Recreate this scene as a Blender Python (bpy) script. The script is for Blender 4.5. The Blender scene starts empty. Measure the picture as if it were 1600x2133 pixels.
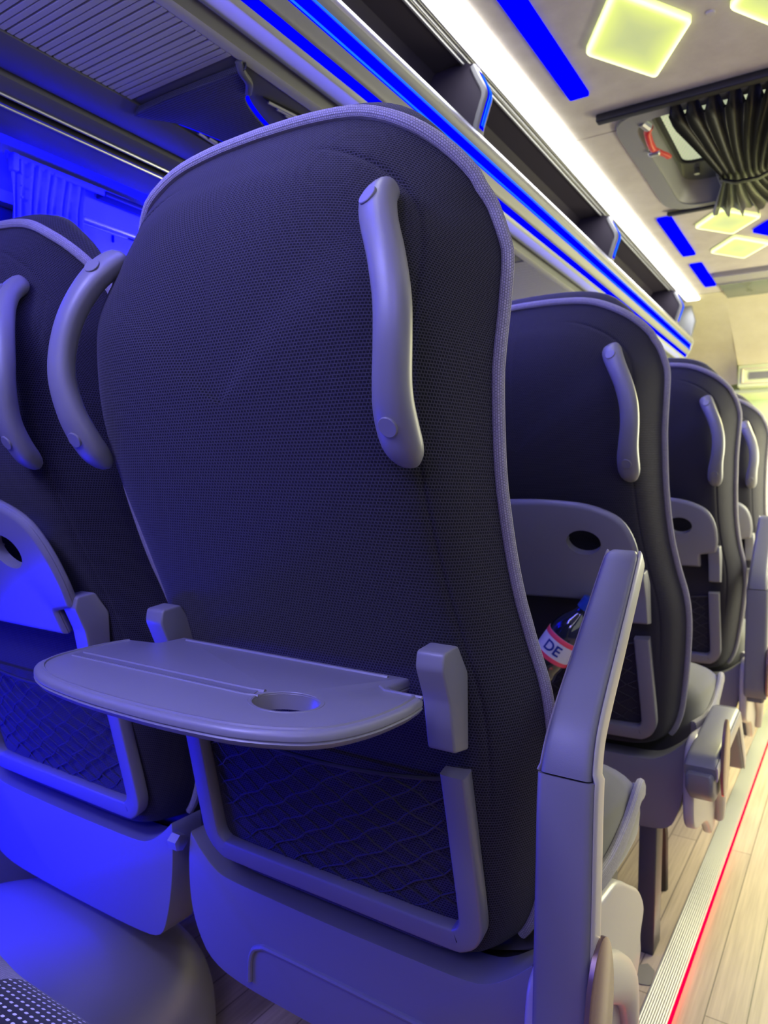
import bpy, bmesh, math, random
from mathutils import Vector, Matrix
random.seed(7)
SC = bpy.context.scene
COL = SC.collection
H = 0.85          # height of the lens above the floor; depth figures below are measured from the lens

# ------------------------------------------------------------------ camera
cam_d = bpy.data.cameras.new('camera')
cam = bpy.data.objects.new('camera', cam_d); COL.objects.link(cam)
cam_d.sensor_fit = 'VERTICAL'; cam_d.sensor_height = 24.0; cam_d.sensor_width = 18.0
cam_d.lens = 24.0 * 1502 / 2133
cam_d.clip_start = 0.02
R3 = Matrix(((0.83695106, -0.02965413, 0.54647375), (0.54710618, 0.02033541, -0.83681617), (0.01370229, 0.99935334, 0.0332437)))
cam.matrix_world = Matrix.Translation((0, 0, H)) @ R3.to_4x4()
cam_d.dof.use_dof = True; cam_d.dof.focus_distance = 0.62; cam_d.dof.aperture_fstop = 6.5
SC.camera = cam

# ------------------------------------------------------------------ world, exposure
w = bpy.data.worlds.new('world'); SC.world = w; w.use_nodes = True
w.node_tree.nodes['Background'].inputs[0].default_value = (0.02, 0.02, 0.03, 1)
w.node_tree.nodes['Background'].inputs[1].default_value = 0.2
SC.view_settings.view_transform = 'Standard'; SC.view_settings.look = 'None'
SC.view_settings.exposure = 0.0; SC.view_settings.gamma = 1.0; SC.view_settings.use_curve_mapping = False
SC.cycles.use_denoising = True
SC.cycles.max_bounces = 6; SC.cycles.diffuse_bounces = 4; SC.cycles.glossy_bounces = 3
SC.cycles.sample_clamp_indirect = 4.0

def area(name, loc, target, sx, sy, col, power):
    l = bpy.data.lights.new(name, 'AREA'); l.shape = 'RECTANGLE'; l.size = sx; l.size_y = sy
    l.color = col; l.energy = power
    o = bpy.data.objects.new(name, l); COL.objects.link(o)
    o.location = Vector(loc); d = Vector(target) - Vector(loc)
    # long side (size_y) kept along the bus
    z = -d.normalized(); y = Vector((0, 1, 0)); y = (y - z * y.dot(z)).normalized(); x = y.cross(z)
    o.matrix_world = Matrix.Translation(loc) @ Matrix((x, y, z)).transposed().to_4x4()
    return o
# the light of the white ceiling tubes (left and right), the blue strips, the cab lamp, and added fill lamps
area('tube_light_left', (-0.585, 0.9, H + 0.780), (-0.45, 0.9, 0), 0.05, 4.6, (0.94, 0.96, 1.0), 5.2)
area('tube_light_right', (0.40, 0.9, H + 0.780), (0.25, 0.9, 0), 0.05, 4.6, (0.97, 0.96, 1.0), 3.5)
area('rail_led_light', (-0.612, 0.9, H + 0.566), (-0.50, 0.9, 0.3), 0.02, 4.6, (0.06, 0.05, 1.0), 20)
area('overhead_blue_fill', (-0.66, -0.08, H + 0.545), (-0.62, 0.38, H + 0.10), 0.16, 0.30, (0.38, 0.37, 1.0), 11)  # added unseen lamp, lifts the near handles and tray with lilac light
area('rear_blue_fill', (0.05, -0.75, H + 0.76), (-0.5, 0.5, H + 0.1), 0.3, 0.4, (0.27, 0.23, 1.0), 13)  # fill added behind the lens to tint the seat backs blue
area('wall_cove_light', (-1.135, 0.9, H + 0.50), (-1.25, 0.9, H + 0.44), 0.03, 4.2, (0.0, 0.0, 1.0), 130)
area('floor_blue_light', (-1.20, 0.30, H - 0.44), (-1.0, 0.50, H - 0.62), 0.05, 0.3, (0.0, 0.0, 1.0), 11)
area('cab_front_fill', (0.10, 3.88, H + 0.38), (-0.5, 4.05, H + 0.1), 0.3, 0.3, (0.92, 1.0, 0.62), 9)  # added out of view to brighten the pale cab panels
area('cab_light', (0.15, 3.45, H + 0.60), (0.0, 3.3, 0), 0.5, 0.7, (1.0, 0.93, 0.44), 60)
area('seat_side_fill', (0.30, 2.5, H + 0.10), (-0.45, 2.2, 0.25), 0.5, 1.1, (1.0, 0.97, 0.66), 26)  # no lamp of the bus: added fill for seat sides and far floor
area('header_fill', (0.38, 2.95, H - 0.05), (-0.35, 3.6, H + 0.62), 0.3, 0.5, (1.0, 0.96, 0.66), 13)  # upward fill added out of view for the front header
area('right_wall_fill', (0.66, 1.0, H + 0.05), (-0.8, 1.2, H + 0.35), 0.5, 2.4, (0.95, 1.0, 0.86), 3.5)  # added fill at the solid right wall, lifts the rack underside

# ------------------------------------------------------------------ materials
def new_mat(name, col, rough=0.5, metal=0.0, emit=None, estr=0.0, spec=0.5, sheen=0.0, coat=0.0, alpha=1.0, trans=0.0):
    m = bpy.data.materials.new(name); m.use_nodes = True
    b = m.node_tree.nodes['Principled BSDF']
    b.inputs['Base Color'].default_value = (*col, 1); b.inputs['Roughness'].default_value = rough
    b.inputs['Metallic'].default_value = metal; b.inputs['Specular IOR Level'].default_value = spec
    b.inputs['Sheen Weight'].default_value = sheen; b.inputs['Coat Weight'].default_value = coat
    b.inputs['Transmission Weight'].default_value = trans
    if emit: b.inputs['Emission Color'].default_value = (*emit, 1); b.inputs['Emission Strength'].default_value = estr
    return m
def nt(m): return m.node_tree.nodes, m.node_tree.links, m.node_tree.nodes['Principled BSDF']
def add_noise_bump(m, scale=400, strength=0.05, dist=0.001, coord='Object'):
    n, l, b = nt(m)
    tc = n.new('ShaderNodeTexCoord'); no = n.new('ShaderNodeTexNoise'); no.inputs['Scale'].default_value = scale
    bu = n.new('ShaderNodeBump'); bu.inputs['Strength'].default_value = strength; bu.inputs['Distance'].default_value = dist
    l.new(tc.outputs[coord], no.inputs['Vector']); l.new(no.outputs['Fac'], bu.inputs['Height']); l.new(bu.outputs['Normal'], b.inputs['Normal'])
    return m
def fabric(name, dark, light, bw, rh, mortar, bump=0.6, rough=0.9, sheen=0.3, smooth=0.6, dist=0.0012):
    m = new_mat(name, dark, rough, sheen=sheen, spec=0.2); n, l, b = nt(m)
    uv = n.new('ShaderNodeUVMap'); br = n.new('ShaderNodeTexBrick')
    br.inputs['Scale'].default_value = 1.0; br.inputs['Brick Width'].default_value = bw; br.inputs['Row Height'].default_value = rh
    br.inputs['Mortar Size'].default_value = mortar; br.inputs['Mortar Smooth'].default_value = smooth
    br.inputs['Color1'].default_value = (*dark, 1); br.inputs['Color2'].default_value = (*[c * 0.8 for c in dark], 1); br.inputs['Mortar'].default_value = (*light, 1)
    l.new(uv.outputs['UV'], br.inputs['Vector']); l.new(br.outputs['Color'], b.inputs['Base Color'])
    bu = n.new('ShaderNodeBump'); bu.inputs['Strength'].default_value = bump; bu.inputs['Distance'].default_value = dist
    l.new(br.outputs['Fac'], bu.inputs['Height']); l.new(bu.outputs['Normal'], b.inputs['Normal'])
    return m
M = {}
M['fabric'] = fabric('black_mesh_fabric', (0.006, 0.006, 0.010), (0.040, 0.038, 0.052), 0.0035, 0.0028, 0.00064, sheen=0.1)
M['piping'] = fabric('grey_piping', (0.42, 0.40, 0.44), (0.20, 0.19, 0.22), 0.0024, 0.0021, 0.0004, bump=1.0)
M['cushion_fabric'] = add_noise_bump(new_mat('cushion_fabric', (0.045, 0.045, 0.045), 0.9, sheen=0.4, spec=0.2), 900, 0.15)
M['plastic'] = add_noise_bump(new_mat('grey_plastic', (0.175, 0.175, 0.19), 0.42), 1500, 0.10, 0.0004)
M['plastic_tray'] = add_noise_bump(new_mat('grey_tray_plastic', (0.19, 0.19, 0.215), 0.36), 1500, 0.12, 0.0004)
M['pad'] = add_noise_bump(new_mat('armrest_pad', (0.15, 0.15, 0.18), 0.45), 900, 0.15, 0.0004)
M['side_plastic'] = add_noise_bump(new_mat('pale_side_plastic', (0.42, 0.40, 0.40), 0.35), 600, 0.05)
M['dark_metal'] = new_mat('dark_leg_metal', (0.075, 0.075, 0.085), 0.5, 0.3)
M['black'] = new_mat('black_plastic', (0.012, 0.012, 0.014), 0.5)
M['net'] = new_mat('net_cord', (0.030, 0.030, 0.036), 0.8)
M['steel'] = new_mat('steel', (0.55, 0.55, 0.56), 0.3, 0.9)
M['disc'] = new_mat('pivot_disc', (0.20, 0.13, 0.13), 0.25, 0.5)  # grey disc, its red-brown reflection put into the base colour
M['alu'] = new_mat('brushed_aluminium', (0.62, 0.62, 0.64), 0.32, 0.75)
M['rack_silver'] = new_mat('satin_silver_paint', (0.33, 0.34, 0.35), 0.35, 0.35)
M['rack_grey'] = new_mat('rack_grey_green', (0.50, 0.50, 0.46), 0.5)
M['rack_dark'] = new_mat('rack_dark_grey', (0.13, 0.13, 0.135), 0.45)
M['rack_black'] = new_mat('rack_black', (0.008, 0.008, 0.012), 0.5)
M['door_dark'] = new_mat('dark_door', (0.045, 0.038, 0.055), 0.6, spec=0.15)
M['bracket'] = new_mat('bracket_grey', (0.19, 0.19, 0.20), 0.5, 0.2)
M['led_white'] = new_mat('white_tube_glow', (0.9, 0.9, 0.9), 0.4, emit=(1.0, 1.0, 0.97), estr=3.5)
M['led_blue'] = new_mat('blue_glow', (0.0, 0.0, 0.0), 0.9, spec=0.0, emit=(0.0, 0.0, 1.0), estr=1.3)
M['led_cove'] = new_mat('blue_cove_glow', (0.0, 0.0, 0.0), 0.9, spec=0.0, emit=(0.0, 0.0, 1.0), estr=1.0)
M['led_lblue'] = new_mat('light_blue_tube', (0.0, 0.0, 0.0), 0.9, spec=0.0, emit=(0.01, 0.14, 1.0), estr=1.5)
M['led_red'] = new_mat('red_line_glow', (0.0, 0.0, 0.0), 0.9, spec=0.0, emit=(1.0, 0.0, 0.01), estr=7)
M['curtain_black'] = add_noise_bump(new_mat('black_satin', (0.007, 0.007, 0.010), 0.42, sheen=0.0, spec=0.3), 300, 0.05)
M['curtain_side'] = new_mat('grey_side_curtain', (0.13, 0.13, 0.15), 0.8)
M['wall'] = add_noise_bump(new_mat('wall_vinyl', (0.15, 0.15, 0.17), 0.7), 120, 0.05)
M['cream'] = new_mat('cream_panel', (0.60, 0.56, 0.40), 0.6)
M['header_cream'] = None
M['pale_green'] = new_mat('pale_cab_panel', (0.62, 0.68, 0.42), 0.5)
M['hatch_grey'] = new_mat('hatch_grey', (0.30, 0.30, 0.29), 0.5)
M['hatch_dark'] = new_mat('hatch_dark', (0.10, 0.115, 0.095), 0.35)
M['red'] = new_mat('red_plastic', (0.75, 0.03, 0.02), 0.4)
M['glass_dark'] = new_mat('dark_window_glass', (0.02, 0.025, 0.03), 0.12, coat=0.5)
M['arch'] = new_mat('silver_arch_cover', (0.30, 0.30, 0.29), 0.30, 0.25)
M['bottle'] = new_mat('dark_bottle', (0.010, 0.014, 0.03), 0.08, coat=1.0)
M['blue_cap'] = new_mat('blue_cap', (0.02, 0.06, 0.35), 0.3)
M['label_pink'] = new_mat('label_pink', (0.85, 0.07, 0.14), 0.45)
M['label_pale'] = new_mat('label_pale', (0.65, 0.66, 0.80), 0.45)
M['ink'] = new_mat('label_ink', (0.01, 0.03, 0.30), 0.5)
M['sticker'] = new_mat('worn_patch', (0.20, 0.18, 0.15), 0.8)
M['screen'] = new_mat('screen_green_grey', (0.20, 0.235, 0.19), 0.25)
M['screen_mark'] = new_mat('screen_mark', (0.12, 0.145, 0.115), 0.3)

def suede(name, c1, c2):
    m = new_mat(name, c1, 0.85); n, l, b = nt(m)
    tc = n.new('ShaderNodeTexCoord'); no = n.new('ShaderNodeTexNoise'); no.inputs['Scale'].default_value = 14; no.inputs['Detail'].default_value = 8; no.inputs['Roughness'].default_value = 0.65
    cr = n.new('ShaderNodeValToRGB'); cr.color_ramp.elements[0].position = 0.35; cr.color_ramp.elements[1].position = 0.7
    cr.color_ramp.elements[0].color = (*c1, 1); cr.color_ramp.elements[1].color = (*c2, 1)
    l.new(tc.outputs['Object'], no.inputs['Vector']); l.new(no.outputs['Fac'], cr.inputs['Fac']); l.new(cr.outputs['Color'], b.inputs['Base Color'])
    return m
M['suede'] = suede('beige_suede', (0.60, 0.545, 0.49), (0.70, 0.645, 0.585))
M['header_cream'] = suede('cream_suede', (0.60, 0.55, 0.38), (0.66, 0.61, 0.44))

def wood():
    m = new_mat('pale_plank_floor', (0.5, 0.4, 0.3), 0.45); n, l, b = nt(m)
    tc = n.new('ShaderNodeTexCoord'); mp = n.new('ShaderNodeMapping'); mp.inputs['Rotation'].default_value = (0, 0, math.pi / 2)
    mp.inputs['Location'].default_value = (0, 0.0015, 0)
    l.new(tc.outputs['Object'], mp.inputs['Vector'])
    br = n.new('ShaderNodeTexBrick'); br.inputs['Scale'].default_value = 1
    br.inputs['Brick Width'].default_value = 1.25; br.inputs['Row Height'].default_value = 0.0595; br.inputs['Mortar Size'].default_value = 0.0011
    br.inputs['Color1'].default_value = (0.45, 0.355, 0.27, 1); br.inputs['Color2'].default_value = (0.39, 0.31, 0.235, 1); br.inputs['Mortar'].default_value = (0.13, 0.10, 0.08, 1)
    l.new(mp.outputs['Vector'], br.inputs['Vector'])
    mp2 = n.new('ShaderNodeMapping'); mp2.inputs['Scale'].default_value = (150, 5, 1); l.new(tc.outputs['Object'], mp2.inputs['Vector'])
    no = n.new('ShaderNodeTexNoise'); no.inputs['Scale'].default_value = 1.0; no.inputs['Detail'].default_value = 5; l.new(mp2.outputs['Vector'], no.inputs['Vector'])
    mx = n.new('ShaderNodeMixRGB'); mx.blend_type = 'OVERLAY'; mx.inputs['Fac'].default_value = 0.45
    l.new(br.outputs['Color'], mx.inputs['Color1']); l.new(no.outputs['Fac'], mx.inputs['Color2']); l.new(mx.outputs['Color'], b.inputs['Base Color'])
    return m
M['wood'] = wood()

def dots(name, dark, light, su, sv, r, stagger=True, lrough=0.7):
    """regular light stitches on dark cloth from UVs in metres"""
    m = new_mat(name, dark, 0.85, sheen=0.2, spec=0.2); n, l, b = nt(m)
    uv = n.new('ShaderNodeUVMap'); sp = n.new('ShaderNodeSeparateXYZ'); l.new(uv.outputs['UV'], sp.inputs[0])
    def ma(op, a, bb=None):
        q = n.new('ShaderNodeMath'); q.operation = op
        for i, v in enumerate((a, bb)):
            if v is None: continue
            if isinstance(v, (int, float)): q.inputs[i].default_value = v
            else: l.new(v, q.inputs[i])
        return q.outputs[0]
    row = ma('FLOOR', ma('DIVIDE', sp.outputs[1], sv))
    sh = ma('MULTIPLY', ma('MODULO', row, 2.0), 0.5)
    fu = ma('SUBTRACT', ma('FRACT', ma('ADD', ma('DIVIDE', sp.outputs[0], su), sh)), 0.5)
    fv = ma('SUBTRACT', ma('FRACT', ma('DIVIDE', sp.outputs[1], sv)), 0.5)
    d = ma('ADD', ma('POWER', ma('ABSOLUTE', ma('DIVIDE', fu, r * 1.45)), 3.0), ma('POWER', ma('ABSOLUTE', ma('DIVIDE', fv, r)), 3.0))
    f = ma('LESS_THAN', d, 1.0)
    mx = n.new('ShaderNodeMixRGB'); l.new(f, mx.inputs['Fac']); mx.inputs['Color1'].default_value = (*dark, 1); mx.inputs['Color2'].default_value = (*light, 1)
    l.new(mx.outputs['Color'], b.inputs['Base Color'])
    bu = n.new('ShaderNodeBump'); bu.inputs['Strength'].default_value = 0.6; bu.inputs['Distance'].default_value = 0.001
    l.new(f, bu.inputs['Height']); l.new(bu.outputs['Normal'], b.inputs['Normal'])
    return m
M['dots'] = dots('black_cloth_white_stitches', (0.018, 0.018, 0.024), (0.75, 0.74, 0.80), 0.0066, 0.0072, 0.175)
M['hatch_pane'] = dots('fritted_hatch_glass', (0.72, 0.78, 0.58), (0.20, 0.24, 0.16), 0.0085, 0.0085, 0.27)
b_ = M['hatch_pane'].node_tree.nodes['Principled BSDF']; b_.inputs['Emission Color'].default_value = (0.75, 0.85, 0.55, 1); b_.inputs['Emission Strength'].default_value = 0.55   # glow put into the glass to brighten it, as if lit from outside
M['fine_mesh'] = fabric('fine_speaker_mesh', (0.012, 0.012, 0.014), (0.085, 0.085, 0.092), 0.0030, 0.0022, 0.0007, bump=0.5, rough=0.5, sheen=0.0)

# edge-lit acrylic: the lamp itself glows more at its rim, driven by a vertex attribute made with the mesh
def edge_lit():
    m = bpy.data.materials.new('edge_lit_yellow_acrylic'); m.use_nodes = True
    n, l, b = nt(m); b.inputs['Base Color'].default_value = (0.5, 0.55, 0.25, 1); b.inputs['Roughness'].default_value = 0.35
    at = n.new('ShaderNodeAttribute'); at.attribute_name = 'rim'
    cr = n.new('ShaderNodeValToRGB'); e = cr.color_ramp.elements
    e[0].position = 0; e[0].color = (0.38, 0.44, 0.20, 1); e[1].position = 1; e[1].color = (1.6, 1.7, 0.95, 1)
    q = e.new(0.5); q.color = (0.72, 0.83, 0.17, 1)
    l.new(at.outputs['Fac'], cr.inputs['Fac']); l.new(cr.outputs['Color'], b.inputs['Emission Color']); b.inputs['Emission Strength'].default_value = 0.95
    return m
M['edge_lit'] = edge_lit()

# ------------------------------------------------------------------ mesh helpers
def link(name, me, m, parent=None, smooth=True, ang=35):
    if smooth:
        for p in me.polygons: p.use_smooth = True
        me.set_sharp_from_angle(angle=math.radians(ang))
    o = bpy.data.objects.new(name, me); COL.objects.link(o)
    if m: me.materials.append(M[m] if isinstance(m, str) else m)
    if parent: o.parent = parent
    return o
def tag(o, label=None, cat=None, group=None, kind=None):
    if label: o['label'] = label
    if cat: o['category'] = cat
    if group: o['group'] = group
    if kind: o['kind'] = kind
    return o
def thing(name, label, cat, loc, group=None):
    o = bpy.data.objects.new(name, None); COL.objects.link(o); o.location = loc; o.empty_display_size = 0.05
    return tag(o, label, cat, group)
class MB:
    """mesh builder: points are (x, Y, z-from-lens); origin is taken off, H added"""
    def __init__(s, org=(0, 0, 0)): s.v = []; s.f = []; s.uv = []; s.org = Vector(org)
    def add(s, vs, fs, uvs=None):
        b = len(s.v)
        for p in vs: s.v.append((p[0] - s.org[0], p[1] - s.org[1], p[2] + H - s.org[2]))
        s.uv += list(uvs) if uvs else [(p[0] + p[1] * 0.37, p[2] + p[1] * 0.5) for p in vs]
        for f in fs: s.f.append(tuple(b + i for i in f))
    def grid(s, rows, closed=False, uvs=None):
        nr, nc = len(rows), len(rows[0]); vs = [p for r in rows for p in r]; fs = []
        for i in range(nr - 1):
            for j in range(nc if closed else nc - 1):
                k = (j + 1) % nc
                fs.append((i * nc + j, i * nc + k, (i + 1) * nc + k, (i + 1) * nc + j))
        s.add(vs, fs, [u for r in uvs for u in r] if uvs else None); return s
    def sweep(s, path, sec, caps=True, closed=False, ref=(0, 0, 1), scales=None):
        """sec: list of (a,b) offsets; a along side, b along normal"""
        P = [Vector(p) for p in path]; n = len(P); rows = []; uvs = []; L = 0
        per = [0]
        for j in range(1, len(sec)): per.append(per[-1] + math.dist(sec[j], sec[j - 1]))
        for i, p in enumerate(P):
            if closed: t = P[(i + 1) % n] - P[i - 1]
            else: t = P[min(i + 1, n - 1)] - P[max(i - 1, 0)]
            t.normalize()
            rf = Vector(ref[i]) if isinstance(ref, list) else Vector(ref)
            a = t.cross(rf)
            if a.length < 1e-5: a = t.cross(Vector((0.3, 1, 0.2)))
            a.normalize(); b = a.cross(t)
            if i: L += (P[i] - P[i - 1]).length
            k = scales[i] if scales else (1, 1)
            rows.append([tuple(p + a * q[0] * k[0] + b * q[1] * k[1]) for q in sec]); uvs.append([(L, u) for u in per])
        if closed: rows.append(rows[0]); uvs.append([(L, u) for u in per])
        base = len(s.v); s.grid(rows, True, uvs)
        if caps and not closed:
            m = len(sec); s.f.append(tuple(base + j for j in reversed(range(m)))); s.f.append(tuple(base + (n - 1) * m + j for j in range(m)))
        return s
    def tube(s, path, r, seg=8, **k):
        return s.sweep(path, [(r * math.cos(2 * math.pi * j / seg), r * math.sin(2 * math.pi * j / seg)) for j in range(seg)], **k)
    def box(s, c, d):
        x, y, z = c; a, b, e = d[0] / 2, d[1] / 2, d[2] / 2
        s.add([(x + i * a, y + j * b, z + k * e) for i in (-1, 1) for j in (-1, 1) for k in (-1, 1)],
              [(0, 1, 3, 2), (4, 6, 7, 5), (0, 4, 5, 1), (2, 3, 7, 6), (0, 2, 6, 4), (1, 5, 7, 3)]); return s
    def rbox(s, c, d, r=0.003, seg=3, rot=None):
        bm = bmesh.new(); bmesh.ops.create_cube(bm, size=1)
        bmesh.ops.scale(bm, vec=d, verts=bm.verts); bmesh.ops.bevel(bm, geom=list(bm.edges), offset=r, segments=seg, profile=0.5, affect='EDGES')
        if rot: bmesh.ops.transform(bm, matrix=rot, verts=bm.verts)
        s.bm(bm, c); return s
    def bm(s, bm, off=(0, 0, 0)):
        bm.verts.index_update(); vs = [tuple(v.co + Vector(off)) for v in bm.verts]
        s.add(vs, [[v.index for v in f.verts] for f in bm.faces]); bm.free()
    def prism(s, pts, fn, t, bevel=0.0, seg=3):
        """2D outline pts, thickness t; fn(a,b,c)->point, c in [0,t]"""
        bm = bmesh.new(); vs = [bm.verts.new((a, b, 0)) for a, b in pts]; f = bm.faces.new(vs)
        r = bmesh.ops.extrude_face_region(bm, geom=[f]); ev = [g for g in r['geom'] if isinstance(g, bmesh.types.BMVert)]
        bmesh.ops.translate(bm, vec=(0, 0, t), verts=ev); bmesh.ops.recalc_face_normals(bm, faces=bm.faces)
        if bevel:
            ed = [e for e in bm.edges if abs(e.verts[0].co.z - e.verts[1].co.z) < 1e-6]
            bmesh.ops.bevel(bm, geom=ed, offset=bevel, segments=seg, profile=0.5, affect='EDGES', clamp_overlap=True)
        for v in bm.verts: v.co = Vector(fn(*v.co))
        bmesh.ops.recalc_face_normals(bm, faces=bm.faces); s.bm(bm); return s
    def plate(s, outer, holes, prof, fn):
        """plate with holes; prof: (inset, depth) from the face over the rim to the back"""
        def off(pl, d):
            n = len(pl); out = []
            for i in range(n):
                a, b = Vector(pl[i - 1]), Vector(pl[(i + 1) % n]); t = (b - a).normalized(); out.append((pl[i][0] - t.y * d, pl[i][1] + t.x * d))
            return out
        bm = bmesh.new()
        def fill(ins, z, flip):
            ed = []; loops = []
            for k, pl in enumerate([outer] + holes):
                q = off(pl, ins if k == 0 else -min(ins, 0.002)); vs = [bm.verts.new((x, y, z)) for x, y in q]; loops.append(vs)
                ed += [bm.edges.new((vs[i], vs[(i + 1) % len(vs)])) for i in range(len(vs))]
            bmesh.ops.triangle_fill(bm, use_beauty=True, use_dissolve=False, edges=ed); return loops
        A = fill(prof[0][0], prof[0][1], False); B = fill(prof[-1][0], prof[-1][1], True)
        for k, pl in enumerate([outer] + holes):
            prev = A[k]
            for ins, z in (prof[1:-1] if k == 0 else []):
                cur = [bm.verts.new((x, y, z)) for x, y in off(pl, ins)]
                for i in range(len(cur)): bm.faces.new((prev[i], prev[(i + 1) % len(cur)], cur[(i + 1) % len(cur)], cur[i]))
                prev = cur
            cur = B[k]
            for i in range(len(cur)): bm.faces.new((prev[i], prev[(i + 1) % len(cur)], cur[(i + 1) % len(cur)], cur[i]))
        bmesh.ops.recalc_face_normals(bm, faces=bm.faces)
        for v in bm.verts: v.co = Vector(fn(*v.co))
        bmesh.ops.recalc_face_normals(bm, faces=bm.faces); s.bm(bm); return s
    def make(s, name, m, parent=None, smooth=True, ang=35, kind=None):
        me = bpy.data.meshes.new(name); me.from_pydata(s.v, [], s.f); me.validate()
        if len(me.vertices) == len(s.uv):
            ul = me.uv_layers.new(name='UVMap')
            for lp in me.loops: ul.data[lp.index].uv = s.uv[lp.vertex_index]
        me.update(); o = link(name, me, m, parent, smooth, ang)
        if kind: o['kind'] = kind
        return o
def interp(x, pts):
    if x <= pts[0][0]: return pts[0][1]
    for (a, b), (c, d) in zip(pts, pts[1:]):
        if x <= c: return b + (d - b) * (x - a) / (c - a)
    return pts[-1][1]
def spline(pts, n=6, closed=False):
    P = [Vector(p) for p in pts]; out = []; m = len(P)
    rng = range(m) if closed else range(m - 1)
    for i in rng:
        if closed: a, b, c, d = P[i - 1], P[i], P[(i + 1) % m], P[(i + 2) % m]
        else: a, b, c, d = P[max(i - 1, 0)], P[i], P[i + 1], P[min(i + 2, m - 1)]
        for k in range(n):
            t = k / n; out.append(tuple(0.5 * ((2 * b) + (c - a) * t + (2 * a - 5 * b + 4 * c - d) * t * t + (3 * b - a - 3 * c + d) * t ** 3)))
    if not closed: out.append(tuple(P[-1]))
    return out
def rr(pts, r, seg=5):
    """round the corners of a closed 2D polygon"""
    out = []; n = len(pts)
    for i in range(n):
        p, a, b = Vector(pts[i]), Vector(pts[i - 1]), Vector(pts[(i + 1) % n])
        ri = r[i] if isinstance(r, (list, tuple)) else r
        if ri <= 0: out.append(tuple(p)); continue
        u = (a - p); v = (b - p); k = min(ri, u.length * 0.49, v.length * 0.49); u = p + u.normalized() * k; v = p + v.normalized() * k
        for j in range(seg + 1):
            t = j / seg; out.append(tuple((1 - t) ** 2 * u + 2 * t * (1 - t) * p + t * t * v))
    return out
def ssec(w, h, n=20, e=4.0):
    o = []
    for j in range(n):
        t = 2 * math.pi * j / n; c, s = math.cos(t), math.sin(t)
        o.append((w / 2 * math.copysign(abs(c) ** (2 / e), c), h / 2 * math.copysign(abs(s) ** (2 / e), s)))
    return o

# ------------------------------------------------------------------ room shell
X0, X1, Y0, Y1 = -1.26, 0.72, -1.55, 4.35
def struct(o): o['kind'] = 'structure'; return o
struct(MB().box(((X0 + X1) / 2, (Y0 + Y1) / 2, -0.87), (X1 - X0, Y1 - Y0, 0.04)).make('floor', 'wood', smooth=False))
b = MB()
for x0, x1, y0, y1 in ((-.62, .44, Y0, 1.60), (-.62, -.43, 1.60, 1.637), (-.62, -.43, 1.641, 2.14), (.11, .44, 1.60, 1.637), (.11, .44, 1.641, 2.14), (-.62, .44, 2.14, 3.153)):
    b.box(((x0 + x1) / 2, (y0 + y1) / 2, 0.812), (x1 - x0, y1 - y0, 0.024))
struct(b.make('ceiling', 'suede', smooth=False))
struct(MB().box(((X0 + X1) / 2, (Y0 + 3.3) / 2, 0.86), (X1 - X0 + 0.2, 3.3 - Y0, 0.02)).make('ceiling', 'rack_dark', smooth=False))
# left wall: lower panel, window band, upper panel, and the far part
b = MB()
b.box((X0 - 0.02, (Y0 + Y1) / 2, -0.475), (0.04, Y1 - Y0, 0.75))
b.box((X0 - 0.02, (Y0 + Y1) / 2, 0.655), (0.04, Y1 - Y0, 0.30))
for y in (-0.55, 1.02, 2.5, 3.9): b.box((X0 - 0.02, y, 0.2), (0.04, 0.10 if y != 3.9 else 1.0, 0.62))
struct(b.make('wall_left', 'wall', smooth=False))
struct(MB().box((X1 + 0.02, (Y0 + Y1) / 2, 0.0), (0.04, Y1 - Y0, 1.75)).make('wall_right', 'wall', smooth=False))
struct(MB().box(((X0 + X1) / 2, Y0 - 0.02, 0.0), (X1 - X0, 0.04, 1.75)).make('wall_rear', 'wall', smooth=False))
struct(MB().box(((X0 + X1) / 2, Y1 + 0.02, 0.0), (X1 - X0, 0.04, 1.75)).make('wall_front', 'pale_green', smooth=False))
for k, (ya, yb) in enumerate(((-1.5, -0.6), (-0.5, 0.97), (1.07, 2.45), (2.55, 3.4))):
    fr = MB()
    for c, d in ((((ya + yb) / 2, -0.09), (yb - ya, 0.03)), (((ya + yb) / 2, 0.495), (yb - ya, 0.02)), ((ya + 0.012, 0.2), (0.024, 0.6)), ((yb - 0.012, 0.2), (0.024, 0.6))):
        fr.box((X0 + 0.0, c[0], c[1]), (0.03, d[0], d[1]))
    fr = struct(fr.make('window_%d' % (k + 1), 'rack_silver', smooth=False))
    MB().box((X0 - 0.012, (ya + yb) / 2, 0.2), (0.006, yb - ya - 0.03, 0.58)).make('pane', 'glass_dark', fr, smooth=False)

# front header over the cab: sloping ceiling, side cheek and a box with a slot
def strip_surface(name, prof, xa, xb, m, nx=2):
    rows = [[(xa + (xb - xa) * j / nx, y, z) for j in range(nx + 1)] for y, z in prof]
    return struct(MB().grid(rows).make(name, m))
strip_surface('trim_1', spline([(3.157, 0.80), (3.28, 0.785), (3.45, 0.71), (3.62, 0.62), (3.68, 0.585)], 5), -0.47, 0.5, 'header_cream')
ck = spline([(3.157, 0.80), (3.30, 0.785), (3.55, 0.72), (3.80, 0.60), (3.86, 0.50)], 5)
ed = spline([(3.157, 0.80), (3.28, 0.785), (3.45, 0.71), (3.62, 0.62), (3.68, 0.50)], 5)
rows = [[(-0.47 - 0.35 * t ** 0.8 * 1.9, e[0] + (c[0] - e[0]) * min(1, t * 1.6) ** 0.5, e[1] + (c[1] - e[1]) * min(1, t * 1.6)) for t in (0, 0.03, 0.08, 0.16, 0.3, 0.5, 0.75, 1.0)] for e, c in zip(ed, ck)]
struct(MB().grid(rows).make('trim_2', 'header_cream'))
hb = MB(); hb.rbox((0.015, 3.74, 0.535), (0.97, 0.13, 0.10), 0.006); hb = struct(hb.make('trim_3', 'pale_green'))
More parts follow.
